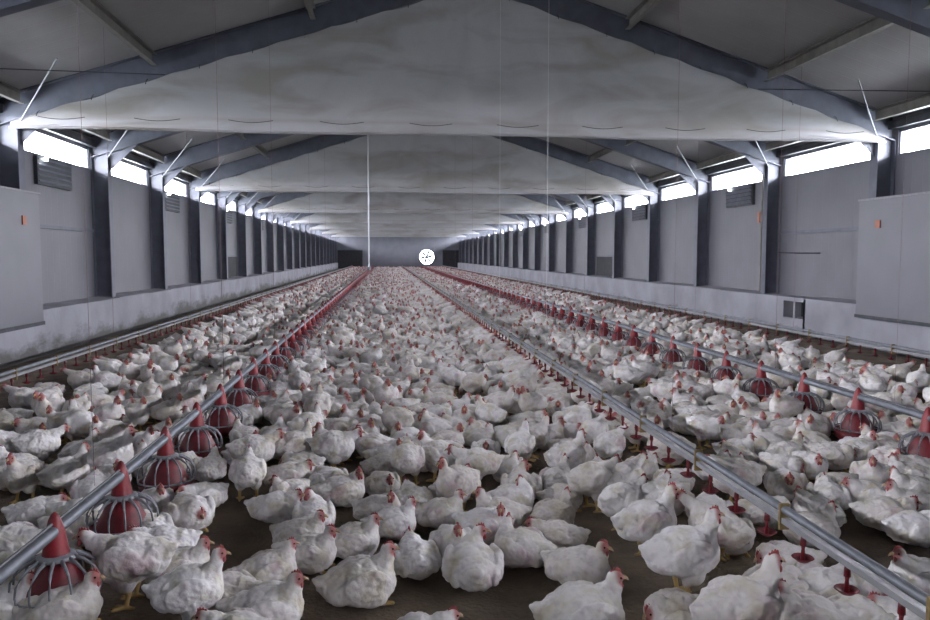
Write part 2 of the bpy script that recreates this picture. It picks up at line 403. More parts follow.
ONES = ['', 'first', 'second', 'third', 'fourth', 'fifth', 'sixth', 'seventh', 'eighth', 'ninth', 'tenth', 'eleventh', 'twelfth', 'thirteenth',
        'fourteenth', 'fifteenth', 'sixteenth', 'seventeenth', 'eighteenth', 'nineteenth']
TENS = ['', '', 'twent', 'thirt', 'fort', 'fift', 'sixt', 'sevent', 'eight', 'ninet']
def ordn(n):
    if n < 20: return ONES[n]
    if n >= 100: return 'hundredth' if n == 100 else 'hundred-and-'+ordn(n-100)
    return TENS[n//10]+('ieth' if n % 10 == 0 else 'y-'+ONES[n % 10])

# rods from the column heads up to the purlins
for k, y in enumerate(FRAMES[5:17]):
    for xw, sgn, sd in ((XL, -1, 'left'), (XR, 1, 'right')):
        x1 = xw-sgn*1.25; x0 = xw-sgn*.335
        o = MB().tube([(x0, y-.10, roofz(x0)-RD-.10), (x1, y-.9, roofz(x1)-.014)], .013, 6).build('brace_rod', M['rod'])
        tag(o, 'thin galvanised brace rod rising from the %s wall, at the %s column along' % (sd, ordn(k+1)), 'brace rod', 'roof brace rods')

# roof cross cables near the camera
for (x0, y0, z0, x1, y1, z1, sd) in ((-3.3, 11.97, 4.28, XL+.35, 8.45, 3.52, 'left'), (6.1, 11.97, 4.28, XR-.35, 8.45, 3.52, 'right')):
    o = MB().tube([(x0, y0, z0), (x1, y1, z1)], .007, 5).build('bracing_cable', M['darksteel'])
    tag(o, 'thin dark bracing cable under the roof sheets, %s slope' % sd, 'cable')

# tarpaulins hung under every third rafter
def tarp(idx, y):
    seed = idx*13.7; xa, xb = XL+.26, XR-.26
    t = empty('tarpaulin_curtain', (0, 0, 0))
    nx, nz = (220, 44) if idx == 0 else ((120, 24) if idx < 3 else (60, 10))
    g = MB(); zb = 3.43
    for i in range(nx+1):
        u = i/nx; x = xa+(xb-xa)*u
        tie = abs(math.sin(math.pi*(x-xa)/.78))
        zt = roofz(x)-RD-.015-.05*tie*(.5+.5*noise.noise(Vector((x*2+seed, 0, 0))))
        zbb = zb+.012*math.sin(x*1.1+seed)
        for j in range(nz+1):
            v = j/nz; z = zbb+(zt-zbb)*v
            # folds radiating from the ridge, slack bags near the hem
            ang = math.atan2(x-CX, 7.2-z)
            env = math.sin(math.pi*min(1, v*.98+.02))**.5
            f = .075*noise.noise(Vector((ang*7+seed, (7.2-z)*.25, 0)))+.035*noise.noise(Vector((ang*19+seed, (7.2-z)*.5, 3)))
            f += .05*noise.noise(Vector((x*.9+z*1.3+seed, z*1.8-x*.3, 5)))
            sag = .05*max(0, 1-abs(v-.08)/.08)*max(0, math.sin(x*2*math.pi/1.35+seed))
            low = .35+.65*min(1, v/.12)
            g.v.append((x, y-.115-.08-env*f*1.2*low-sag*.5, z))
    for i in range(nx):
        for j in range(nz):
            a = i*(nz+1)+j; g.f.append((a, a+nz+1, a+nz+2, a+1))
    sh = g.build('sheet', M['tarp'], t, smooth=True)
    # stiff bottom hem sleeve
    pts = [(xa+(xb-xa)*i/60, y-.195, zb+.012*math.sin((xa+(xb-xa)*i/60)*1.1+seed)) for i in range(61)]
    MB().tube(pts, .022, 6).build('hem_sleeve', M['tarp'], t, smooth=True)
    if True:
        for i in range(18):
            x = xa+.39+i*.78*1.0
            if x > xb-.1: break
            z = roofz(x)-RD
            MB().tube([(x, y-.21, z-.07), (x, y-.16, z+.0), (x, y-.10, z+.03)], .006, 5).build('tie_strap', M['black'], t)
        for i in range(10 if idx < 3 else 0):
            x = xa+.75+i*1.36
            pp = [(x+.66*s/8-.33, y-.235, zb+.16-.035*math.sin(math.pi*s/8)) for s in range(9)]
            MB().tube(pp, .005, 5).build('hem_cord', M['black'], t)
    tag(t, 'off-white stained gable tarpaulin hanging under the rafters, %s from the camera' % ordn(idx+1), 'tarpaulin', 'gable tarpaulins')
for i in range(7): tarp(i, FRAMES[6+3*i])

# large inlet panels on both near walls
for xw, sgn, sd in ((XL, -1, 'left'), (XR, 1, 'right')):
    xi = xw-sgn*.47; a, b = sorted((xi, xi-sgn*.07))
    t = empty('air_inlet_panel', (xi, 6, 0))
    o = MB().box((a, YB+.2, .56), (b, 12.02, 2.47)).build('panel_board', M['bigpanel'], t); o.location = (-xi, -6, 0)
    a2, b2 = sorted((xi+sgn*.3, xi-sgn*.09))
    o = MB().box((min(xi, xi-sgn*.09), YB+.2, 2.47), (max(xi, xi-sgn*.09), 12.04, 2.50)).build('top_rail', M['rod'], t); o.location = (-xi, -6, 0)
    o = MB().box((min(xi, xi-sgn*.09), YB+.2, .505), (max(xi, xi-sgn*.09), 12.02, .56)).build('bottom_rail', M['darksteel'], t); o.location = (-xi, -6, 0)
    tag(t, 'large pale grey air inlet panel covering the near end of the %s wall' % sd, 'panel')
    # rail and pole on the wall behind its end
    xr = xw-sgn*.05
    o = MB().box((min(xr, xr+sgn*.045), 12.6, 2.01), (max(xr, xr+sgn*.045), 15.5, 2.07)).build('slide_rail', M['steel'])
    tag(o, 'grey horizontal slide rail fixed on the %s wall sheets' % sd, 'rail')
    o = MB().box((xi-sgn*.075-.012, 11.45, 2.0), (xi-sgn*.075+.012, 11.57, 2.13)).build('switch_box', M['orange'])
    tag(o, 'small reddish switch box on the %s inlet panel' % sd, 'switch')
    # small vent shutters under every second window
    for q in range(8):
        y0 = (12.1 if sgn < 0 else 15.7)+7.2*q
        t = empty('vent_shutter', (xw-sgn*.002, y0+1.7, 2.97))
        MB().box((-.03, -.68, -.24), (.03, .68, .24)).build('shutter_box', M['darksteel'], t, loc=(-sgn*.03, 0, 0))
        for s in range(5):
            zz = -.19+s*.09
            MB().hexa([(-.005, -.64, zz), (.005, -.64, zz), (.005, .64, zz), (-.005, .64, zz), (-.03, -.64, zz+.06), (-.02, -.64, zz+.06), (-.02, .64, zz+.06), (-.03, .64, zz+.06)]
                      ).build('slat', M['steel'], t, loc=(-sgn*.07, 0, 0)) if q < 3 else None
        MB().lathe([(0, -.03), (.03, -.03), (.04, 0), (.03, .03), (0, .03)], 10).build('daylight_glow', M['daylight_glow'], t, loc=(-sgn*.10, .42 if sgn > 0 else -.45, .19))  # added glowing disc in place of an open gap letting daylight in
        tag(t, 'dark vent shutter with a small daylight glow under a window, %s along the %s wall' % (ordn(q+1), sd), 'vent', 'vent shutters along the walls')
o = MB().tube([(XR-.06, 13.95, 1.60), (XR-.06, 15.5, 1.62)], .014, 6).build('shutter_pole', M['darksteel'])
tag(o, 'thin dark pole lying horizontally on the wall below the slide rail', 'pole')
g = MB().tube([(XR-.40, 15.62, .76), (XR-.40, 15.62, 3.3)], .02, 6)
o = g.build('conduit_pipe', M['purlin']); tag(o, 'brown conduit pipe running up the first clear column of the right wall', 'pipe')
o = MB().box((XR-.045, 16.4, 2.3), (XR-.003, 16.5, 2.55)).build('control_box', M['orange']); tag(o, 'tiny red control box on the wall sheets beside a column', 'box')

# exhaust fan in the far wall
t = empty('exhaust_fan', (FX, YE-.05, FZ))
pr = [(FR-.01, 0), (FR+.05, 0), (FR+.05, .16), (FR-.01, .16), (FR-.01, 0)]
o = MB().lathe(pr, 40).build('housing_ring', M['fanmetal'], t); o.rotation_euler = (math.pi/2, 0, 0)
o = MB().lathe([(0, -.03), (.19, -.03), (.20, .04), (.16, .1), (0, .1)], 20).build('hub', M['fanmetal'], t, loc=(0, .05, 0)); o.rotation_euler = (math.pi/2, 0, 0)
for k in range(6):
    a = 2*math.pi*k/6+.2; c, s = math.cos(a), math.sin(a); v = []
    for r, wd in ((.1, .07), (.3, .13), (.55, .15), (FR-.06, .12)):
        for e in (-1, 1): v.append((r*c-e*wd*s, e*wd*.4, r*s+e*wd*c))
    v2 = [(x, y+.012, z) for x, y, z in v]
    f = [(2*i, 2*i+1, 2*i+3, 2*i+2) for i in range(3)]
    MB().add(v+v2, f+[tuple(8+j for j in q) for q in f]+[(0, 2, 10, 8), (2, 4, 12, 10), (4, 6, 14, 12), (1, 3, 11, 9), (3, 5, 13, 11), (5, 7, 15, 13), (6, 7, 15, 14), (0, 1, 9, 8)]).build('blade', M['fanmetal'], t, loc=(0, .06, 0))
for k in range(4):
    a = math.pi*k/4
    MB().tube([(-FR*math.cos(a), 0, -FR*math.sin(a)), (FR*math.cos(a), 0, FR*math.sin(a))], .010, 5).build('guard_bar', M['fanmetal'], t)
tag(t, 'round six-bladed exhaust fan set in the far end wall, daylight behind it', 'fan')

# ------------------------------------------------------------------ feeder lines
YF0, YF1 = -1.5, YE-2
LX, RX, DX, DLX, DRX = -1.40, 3.85, 1.75, -3.62, 6.23
PZ = .40
def pan_parts(t, lod):
    if lod == 0:
        # hood that straddles the auger pipe
        g = MB(); n = 20
        prof = [(.004, .078), (.013, .070), (.024, .048), (.033, .015), (.040, -.02), (.049, -.075), (.056, -.105)]
        g.lathe(prof, n, (0, 0, PZ)); g.build('hood', M['red'], t, smooth=True)
        g = MB()
        g.lathe([(.052, -.098), (.072, -.104), (.084, -.118), (.055, -.120), (.052, -.098)], 24, (0, 0, PZ)); g.build('collar', M['grill'], t, smooth=True)
        g = MB(); g.lathe([(.05, .285), (.068, .270), (.092, .22), (.118, .17), (.138, .12), (.142, .10)], 28); g.build('inner_cone', M['darkred'], t, smooth=True)
        for k in range(14):
            a = 2*math.pi*k/14; c, s = math.cos(a), math.sin(a)
            pts = [(r*c, r*s, z) for r, z in ((.072, .284), (.11, .272), (.145, .248), (.170, .21), (.176, .17), (.168, .13))]
            MB().tube(pts, [.010, .0075, .006, .0055, .005, .005], 6).build('grill_spoke', M['grill'], t, smooth=True)
        g = MB(); q = [(.168+.006*math.cos(j*math.pi/3), .14+.006*math.sin(j*math.pi/3)) for j in range(7)]
        g.lathe(q, 32); g.build('grill_ring', M['grill'], t, smooth=True)
        g = MB(); g.lathe([(0, .05), (.12, .05), (.150, .07), (.165, .125), (.172, .128), (.158, .06), (.125, .035), (0, .035)], 32); g.build('pan', M['darkred'], t, smooth=True)
    elif lod == 1:
        g = MB(); g.lathe([(.006, .075), (.032, .045), (.047, -.02), (.066, -.105), (.06, -.118)], 12, (0, 0, PZ)); g.build('hood', M['red'], t, smooth=True)
        g = MB(); g.lathe([(.05, .285), (.105, .23), (.142, .10)], 14); g.build('inner_cone', M['darkred'], t, smooth=True)
        g = MB()
        for k in range(12):
            a = 2*math.pi*k/12; c, s = math.cos(a), math.sin(a)
            g.tube([(r*c, r*s, z) for r, z in ((.070, .288), (.150, .278), (.180, .22), (.168, .14))], .006, 4)
        g.lathe([(.162, .14), (.168, .146), (.174, .14), (.168, .134), (.162, .14)], 20)
        g.build('grill', M['grill'], t)
        g = MB(); g.lathe([(0, .04), (.14, .05), (.172, .128), (.160, .12), (.12, .06)], 20); g.build('pan', M['darkred'], t, smooth=True)
def copy_tree(o, parent=None):
    c = o.copy(); C.objects.link(c)
    if parent: c.parent = parent
    for ch in list(o.children): copy_tree(ch, c)
    return c
FEED = []
protos = {}
far_mesh = None
for X, y0, sd in ((LX, 3.26, 'left'), (RX, 4.92, 'right')):
    pts = [(X, YF0, PZ), (X, YF1, PZ)]
    t = empty('feeder_line', (X, 0, 0))
    MB().tube([(0, YF0, PZ), (0, YF1, PZ)], .026, 14).build('auger_pipe', M['alu'], t, smooth=True)
    MB().tube([(0, YF0, PZ+.034), (0, YF1, PZ+.034)], .006, 6).build('guard_wire', M['rod'], t, smooth=True)
    tag(t, 'long galvanised feed pipe with red pans, along the %s half of the hall' % sd, 'feed pipe')
    k = 0; y = y0
    while y > 1.7: y -= .80
    y += .80; idx = 0
    while y < YF1-.4:
        vis = proj(X, y, .3)
        if vis[2] > 0 and -40 < vis[0] < 970 and vis[1] < 680:
            idx += 1; lod = 0 if y < 11 else (1 if y < 30 else 2)
            if lod < 2:
                if lod not in protos:
                    p = empty('feeder_pan'); pan_parts(p, lod); protos[lod] = p; o = p
                else: o = copy_tree(protos[lod])
                o.location = (X, y, 0); o.rotation_euler = (0, 0, random.uniform(0, 1))
            else:
                if far_mesh is None:
                    g = MB(); g.lathe([(.006, PZ+.075), (.04, PZ+.02), (.066, PZ-.105), (.075, .285), (.13, .25), (.17, .2), (.172, .12), (.14, .04), (0, .035)], 10)
                    far_mesh = g.mesh('feeder_pan', M['darkred'], True)
                o = bpy.data.objects.new('feeder_pan', far_mesh); C.objects.link(o); o.location = (X, y, 0)
            tag(o, 'red pan feeder with pointed hood on the %s feed pipe, %s from the camera' % (sd, ordn(idx)), 'poultry feeder', 'pan feeders on the %s feed pipe' % sd)
            FEED.append((X, y, sd, idx))
        y += .80

# ------------------------------------------------------------------ drinker lines
cup = MB(); cup.lathe([(0, .0), (.022, .002), (.040, .016), (.046, .020), (.043, .023), (.02, .010), (0, .008)], 16)
cup.tube([(0, 0, .005), (0, 0, .055), (.0, .0, .075)], [.012, .007, .010], 8); cup.tube([(0, 0, .07), (0, 0, .118)], [.013, .011], 8)
cup_me = cup.mesh('drip_cup', M['darkred'], True)
cup2 = MB(); cup2.lathe([(0, 0), (.03, .004), (.046, .02), (.02, .012), (.010, .05), (.011, .118)], 7); cup2_me = cup2.mesh('drip_cup_far', M['darkred'], True)
clip_me = MB().box((-.022, -.008, .345), (.022, .008, .462)).mesh('hanger_clip', M['yellow'])
def drinker(X, name, label, y0, clipcol=True):
    t = empty('drinker_line', (X, 0, 0))
    MB().tube([(0, YF0, .435), (0, YF1, .435)], .019, 12).build('stabiliser_tube', M['alu'], t, smooth=True)
    g = MB()
    g.box((-.016, YF0, .375), (.016, YF1, .40)); g.build('nipple_pipe', M['plastic_white'], t)
    ys = []; y = y0
    while y < YF1: ys.append(y); y += .305
    for i, y in enumerate(ys[:100]):
        o = bpy.data.objects.new('drip_cup', cup_me if y < 12 else cup2_me); C.objects.link(o); o.parent = t; o.location = (0, y, .262)
    g = MB()
    for y in ys[100:]:
        n = len(g.v); g.add([(v.co.x, v.co.y+y, v.co.z+.262) for v in cup2_me.vertices], [tuple(p.vertices) for p in cup2_me.polygons])
    o = g.build('drip_cup_row', M['darkred'], t); o['kind'] = 'stuff'
    y = 1.25; k = 0
    while y < 40:
        o = bpy.data.objects.new('hanger_clip', clip_me); C.objects.link(o); o.parent = t; o.location = (0, y, 0); y += .92
    tag(t, label, 'drinker line')
drinker(DX, 'c', 'central nipple drinker line of grey twin tubes with red drip cups', 1.10)
drinker(DLX, 'l', 'drinker line with red cups beside the left wall plinth', 5.8)
drinker(DRX, 'r', 'drinker line with red cups beside the right wall plinth', 6.2)

# suspension cords
def cord(x, y, z0, z1, r, m, label, group):
    o = MB().tube([(x, y, z0), (x, y, z1)], r, 5).build('suspension_cord', m); tag(o, label, 'cord', group); return o
for X, ys, nm in ((LX, [3.7, 6.6, 9.6, 14.2, 17.9], 'left feed pipe'), (RX, [5.28, 7.05, 9.7, 14.3, 18], 'right feed pipe'),
                  (DX, [4.41, 8.07, 11.5, 15.2, 19], 'central drinker line'), (DLX, [7.2, 10.4, 14.4], 'left wall drinker line'), (DRX, [7.6, 10.9, 14.6], 'right wall drinker line')):
    for i, y in enumerate(ys):
        cord(X, y, .455, roofz(X)-.005, .0024 if (X == DX and 1 <= i <= 2) else (.0011 if y < 6 else .0019), M['whitecord'] if (X == DX and 1 <= i <= 2) else M['cord'],
             'thin cord from the roof to the %s, %s from the camera' % (nm, ordn(i+1)), 'cords holding the feed and drinker lines')
t = empty('pull_rope', (-.36, 16.4, 0))
MB().tube([(0, 0, 1.32), (0, 0, roofz(-.36)-.01)], .014, 8).build('rope', M['whitecord'], t)
MB().lathe([(0, 1.22), (.03, 1.24), (.035, 1.3), (.02, 1.34)], 10).build('weight', M['rod'], t)
tag(t, 'white pull rope hanging straight down behind the first tarpaulin', 'rope')

# ------------------------------------------------------------------ chickens
def cap(pts, rs):
    out = []
    for i in range(len(pts)-1):
        a, b = Vector(pts[i]), Vector(pts[i+1]); L_ = (b-a).length; n = max(2, int(L_/(min(rs[i], rs[i+1])*.45)))
        for k in range(n+1):
            t = k/n; out.append((a.lerp(b, t), (rs[i]*(1-t)+rs[i+1]*t,)*3, None))
    return out
POSES = {}
def bird_pose(name, stand, head, hd, lean=0.0, spread=0.0, tail=.3, roll=0.0):
    head = Vector(head); hd = Vector(hd).normalized()
    bz = .205 if stand else .098
    R = Matrix.Rotation(-lean, 3, 'Y') @ Matrix.Rotation(roll, 3, 'X')
    c0 = Vector((0, 0, bz)); bl = []
    def E(p, r, rot=None):
        q = R @ Vector(p)+c0; bl.append((q, r, (R @ rot) if rot else R))
    fl = 1.0 if stand else .88; wd = 1.0 if stand else 1.08
    E((.00, 0, .0), (.124, .112*wd, .108*fl)); E((.062, 0, -.008), (.095, .100*wd, .100*fl)); E((-.080, 0, .004), (.088, .088*wd, .086*fl))
    E((.098, 0, .035), (.058, .062, .062)); E((.03, 0, -.035), (.09, .085*wd, .07*fl))
    for k in (-1, 0, 1):
        E((-.152, k*.018, .040), (.048, .022, .020), Matrix.Rotation(tail, 3, 'Y') @ Matrix.Rotation(k*.25, 3, 'Z'))
    E((-.125, 0, .022), (.058, .055, .050), Matrix.Rotation(tail, 3, 'Y'))
    for s in (-1, 1):
        E((.005, s*(.092*wd+spread*.02), .008), (.102, .030, .068), Matrix.Rotation(s*-.10, 3, 'Z') @ Matrix.Rotation(-.14, 3, 'Y'))
        E((-.080, s*(.080*wd+spread*.02), -.002), (.068, .022, .042), Matrix.Rotation(s*.14, 3, 'Z') @ Matrix.Rotation(-.18, 3, 'Y'))
        if stand:
            E((.010, s*.050, -.080), (.055, .043, .055))
            kx = .0
            bl.extend(cap([(kx, s*.054, .120), (kx-.010, s*.056, .070)], [.030, .013]))
            bl.extend(cap([(kx-.010, s*.056, .075), (kx+.004, s*.058, .014)], [.0125, .0105]))
            for a in (-.45, 0, .45):
                bl.extend(cap([(kx+.004, s*.058, .013), (kx+.004+.055*math.cos(a), s*.058+.055*math.sin(a), .008)], [.0105, .0085]))
            bl.extend(cap([(kx+.004, s*.058, .012), (kx-.028, s*.058, .008)], [.010, .008]))
        else:
            E((.035, s*.072, -.045), (.070, .045, .046))
            bl.extend(cap([(.09, s*.055, .013), (.130, s*.06, .010)], [.012, .0095]))
    nb = R @ Vector((.098, 0, .048))+c0
    mid = nb.lerp(head, .5)+Vector((.010, 0, -.004))
    bl.extend(cap([nb, mid, head-hd*.006], [.052, .036, .027]))
    Rh = hd.to_track_quat('X', 'Z').to_matrix()
    bl.append((head, (.034, .0255, .029), Rh)); bl.append((head+hd*.016, (.022, .018, .019), Rh))
    bm = bmesh.new()
    for p, r, rot in bl:
        mtx = Matrix.Translation(p) @ ((rot or Matrix.Identity(3)).to_4x4()) @ Matrix.Diagonal((*r, 1))
        bmesh.ops.create_icosphere(bm, subdivisions=2 if max(r) < .035 else 3, radius=1, matrix=mtx)
    me = bpy.data.meshes.new('b'); bm.to_mesh(me); bm.free()
    o = bpy.data.objects.new('b', me); C.objects.link(o)
    md = o.modifiers.new('r', 'REMESH'); md.mode = 'VOXEL'; md.voxel_size = .0055
    sm = o.modifiers.new('s', 'SMOOTH'); sm.factor = .5; sm.iterations = 5
    dg = bpy.context.evaluated_depsgraph_get(); m2 = bpy.data.meshes.new_from_object(o.evaluated_get(dg))
    sd = len(POSES)*5.1
    nrm = [v.normal.copy() for v in m2.vertices]
    for v, nv in zip(m2.vertices, nrm):
        p = v.co; dh = (p-head).length
        k = 1.0 if (p.z > (.13 if stand else .03) and dh > .05) else .12
        d = .0075*noise.noise(p*17+Vector((sd, 0, 0)))+.0045*noise.noise(p*48+Vector((sd, 3, 0)))
        v.co = p+nv*(d+.0035*(1-abs(noise.noise(p*30+Vector((sd, 7, 0)))*3))*(p.x < .07))*k*.9
        if v.co.z < .002: v.co.z = .002
    o.modifiers.clear(); o.data = m2
    lods = []
    for ratio in (.42, .075, .0135):
        md = o.modifiers.new('d', 'DECIMATE'); md.ratio = ratio
        dg = bpy.context.evaluated_depsgraph_get(); m3 = bpy.data.meshes.new_from_object(o.evaluated_get(dg)); o.modifiers.clear(); lods.append(m3)
    bpy.data.objects.remove(o)
    face = head+hd*.020
    def paint(m3, grow=1.0, patches=1.0):
        n = len(m3.vertices); co = np.empty(n*3, np.float32); m3.vertices.foreach_get('co', co); co = co.reshape(-1, 3)
        d = np.linalg.norm(co-np.array(face), axis=1)
        red = np.clip((.034*grow-d)/.010, 0, 1)*.9
        leg = np.clip((.088-co[:, 2])/.012, 0, 1) if stand else ((co[:, 2] < .024) & (co[:, 0] > .095)).astype(float)
        leg *= (d > .06)
        bare = np.clip((-.2+co[:, 0]*0+np.abs(co[:, 1])*9-(co[:, 2]-bz)*3), 0, 1)*patches
        col = np.zeros((n, 4), np.float32); col[:, 0] = red; col[:, 1] = leg; col[:, 2] = bare; col[:, 3] = 1
        at = m3.color_attributes.new('mask', 'FLOAT_COLOR', 'POINT'); at.data.foreach_set('color', col.ravel())
        return col
    for i, m3 in enumerate(lods):
        m3.shade_smooth(); m3.name = 'chicken_'+name
    # head parts in the head's own frame
    HM = Matrix.Translation(head) @ Rh.to_4x4()
    def hm(mb, k=1.0): mb.v = [tuple(HM @ (Vector(p)*k)) for p in mb.v]; return mb
    comb = MB(); prof = [(-.022, .022), (-.020, .034), (-.012, .030), (-.006, .043), (.001, .034), (.008, .047), (.014, .035), (.020, .042), (.024, .028), (.030, .020), (.024, .010), (.0, .018)]
    nP = len(prof); comb.v = [(x, y, z) for y in (-.0035, .0035) for x, z in prof]
    comb.f = [tuple(range(nP))[::-1], tuple(range(nP, 2*nP))]+[(k, (k+1) % nP, nP+(k+1) % nP, nP+k) for k in range(nP)]
    wat = MB()
    for s in (-1, 1):
        wat.lathe([(.0, -.040), (.006, -.038), (.009, -.030), (.007, -.020), (.003, -.012)], 8, (.024, s*.009, 0))
    bk = MB().tube([(.026, 0, .002), (.038, 0, .001), (.048, 0, -.004), (.054, 0, -.010)], [.0105, .0085, .005, .0015], 8)
    eyes = []
    for s in (-1, 1):
        e = MB(); e.lathe([(0, -.0045), (.0035, -.003), (.0048, 0), (.0035, .003), (0, .0045)], 8, (.016, s*.0225, .006)); eyes.append(hm(e))
    parts = [('comb', hm(comb, .88).mesh('comb', M['comb'], False)), ('wattle', hm(wat).mesh('wattle', M['comb'], True)), ('beak', hm(bk).mesh('beak', M['beak'], True))]
    parts += [('eye', e.mesh('eye', M['eye'], True)) for e in eyes]
    # simplified body with head parts merged, for birds that show small
    def merged(m3, lod):
        n = len(m3.vertices); co = np.empty(n*3, np.float32); m3.vertices.foreach_get('co', co); V = [co.reshape(-1, 3)]
        T = [list(p.vertices) for p in m3.polygons]
        col = [paint(m3, 1.4 if lod == 1 else 1.75)]
        off = n
        if lod == 1:
            for nm, pm in parts[:3]:
                pv = np.array([v.co[:] for v in pm.vertices], np.float32); V.append(pv)
                T += [[i+off for i in p.vertices] for p in pm.polygons]; off += len(pv)
                cc = np.zeros((len(pv), 4), np.float32); cc[:, 3] = 1; cc[:, 0 if nm != 'beak' else 1] = 1; col.append(cc)
        else:   # small red wedge for comb and face
            pv = np.array([HM @ Vector(p) for p in ((.04, 0, 0), (-.015, .0, .042), (.03, 0, .04), (.01, .028, -.005), (.01, -.028, -.005), (.02, 0, -.04))], np.float32)
            V.append(pv); T += [[i+off for i in q] for q in ((0, 2, 3), (0, 4, 2), (2, 1, 3), (2, 4, 1), (0, 3, 5), (0, 5, 4), (3, 4, 5), (1, 4, 3))]
            cc = np.zeros((6, 4), np.float32); cc[:, 3] = 1; cc[:, 0] = .9; col.append(cc)
        return np.concatenate(V), T, np.concatenate(col)
    mid = merged(lods[1], 1); far = merged(lods[2], 2)
    paint(lods[0], 1.12); lods[0].materials.append(M['feather'])
    mm = bpy.data.meshes.new('chicken_mid_'+name); mm.from_pydata(mid[0].tolist(), [], mid[1]); mm.materials.append(M['feather']); mm.shade_smooth()
    a = mm.color_attributes.new('mask', 'FLOAT_COLOR', 'POINT'); a.data.foreach_set('color', mid[2].ravel())
    POSES[name] = dict(stand=stand, near=lods[0], parts=parts, midmesh=mm, mid=mid, far=far, hd=math.atan2(hd.y, hd.x), head=head)
bird_pose('stand_up', True, (.135, 0, .360), (1, 0, -.05), lean=.15, tail=.5)
bird_pose('stand_forward', True, (.185, 0, .305), (1, 0, -.1), lean=.02)
bird_pose('stand_turn', True, (.125, .04, .350), (.25, .95, -.05), lean=.12)
bird_pose('drink', True, (.205, 0, .325), (.85, 0, .35), lean=.22)
bird_pose('peck', True, (.225, 0, .085), (.55, 0, -.8), lean=-.30, tail=.6)
bird_pose('sit_up', False, (.125, 0, .225), (1, 0, -.05), lean=.10, tail=.35)
bird_pose('sit_low', False, (.140, 0, .180), (1, 0, -.15), lean=.05)
bird_pose('sit_turn', False, (.110, -.040, .215), (.1, -1, -.05), lean=.08, spread=.3)
bird_pose('sit_back', False, (.080, .03, .215), (-.5, .85, -.1), lean=.08)
bird_pose('doze', False, (.130, .02, .130), (.8, .2, -.45), lean=-.03, spread=.4)
STANDING = {'stand_up', 'stand_forward', 'stand_turn', 'drink', 'peck'}

placed = []   # (x, y, heading, pose, scale, custom label)
def clash(x, y, h, tight=1.0):
    c, s = math.cos(h)*.062, math.sin(h)*.062
    for (X, Y, H, P, S, _) in near_cells(x, y):
        if abs(X-x) > .4 or abs(Y-y) > .4: continue
        C_, S_ = math.cos(H)*.062, math.sin(H)*.062
        for a in (-1, 1):
            for b in (-1, 1):
                if (x+a*c-X-b*C_)**2+(y+a*s-Y-b*S_)**2 < (.170*tight)**2: return True
    return False
cells = {}
def put(x, y, h, pose, sc=1.0, label=None):
    sc *= .95 if label or y < 3.3 else .91
    rec = (x, y, h, pose, sc, label); placed.append(rec); cells.setdefault((int(x*2+100), int(y*2+100)), []).append(rec)
def near_cells(x, y):
    a, b = int(x*2+100), int(y*2+100)
    for i in (-1, 0, 1):
        for j in (-1, 0, 1): yield from cells.get((a+i, b+j), ())
R_ = math.radians
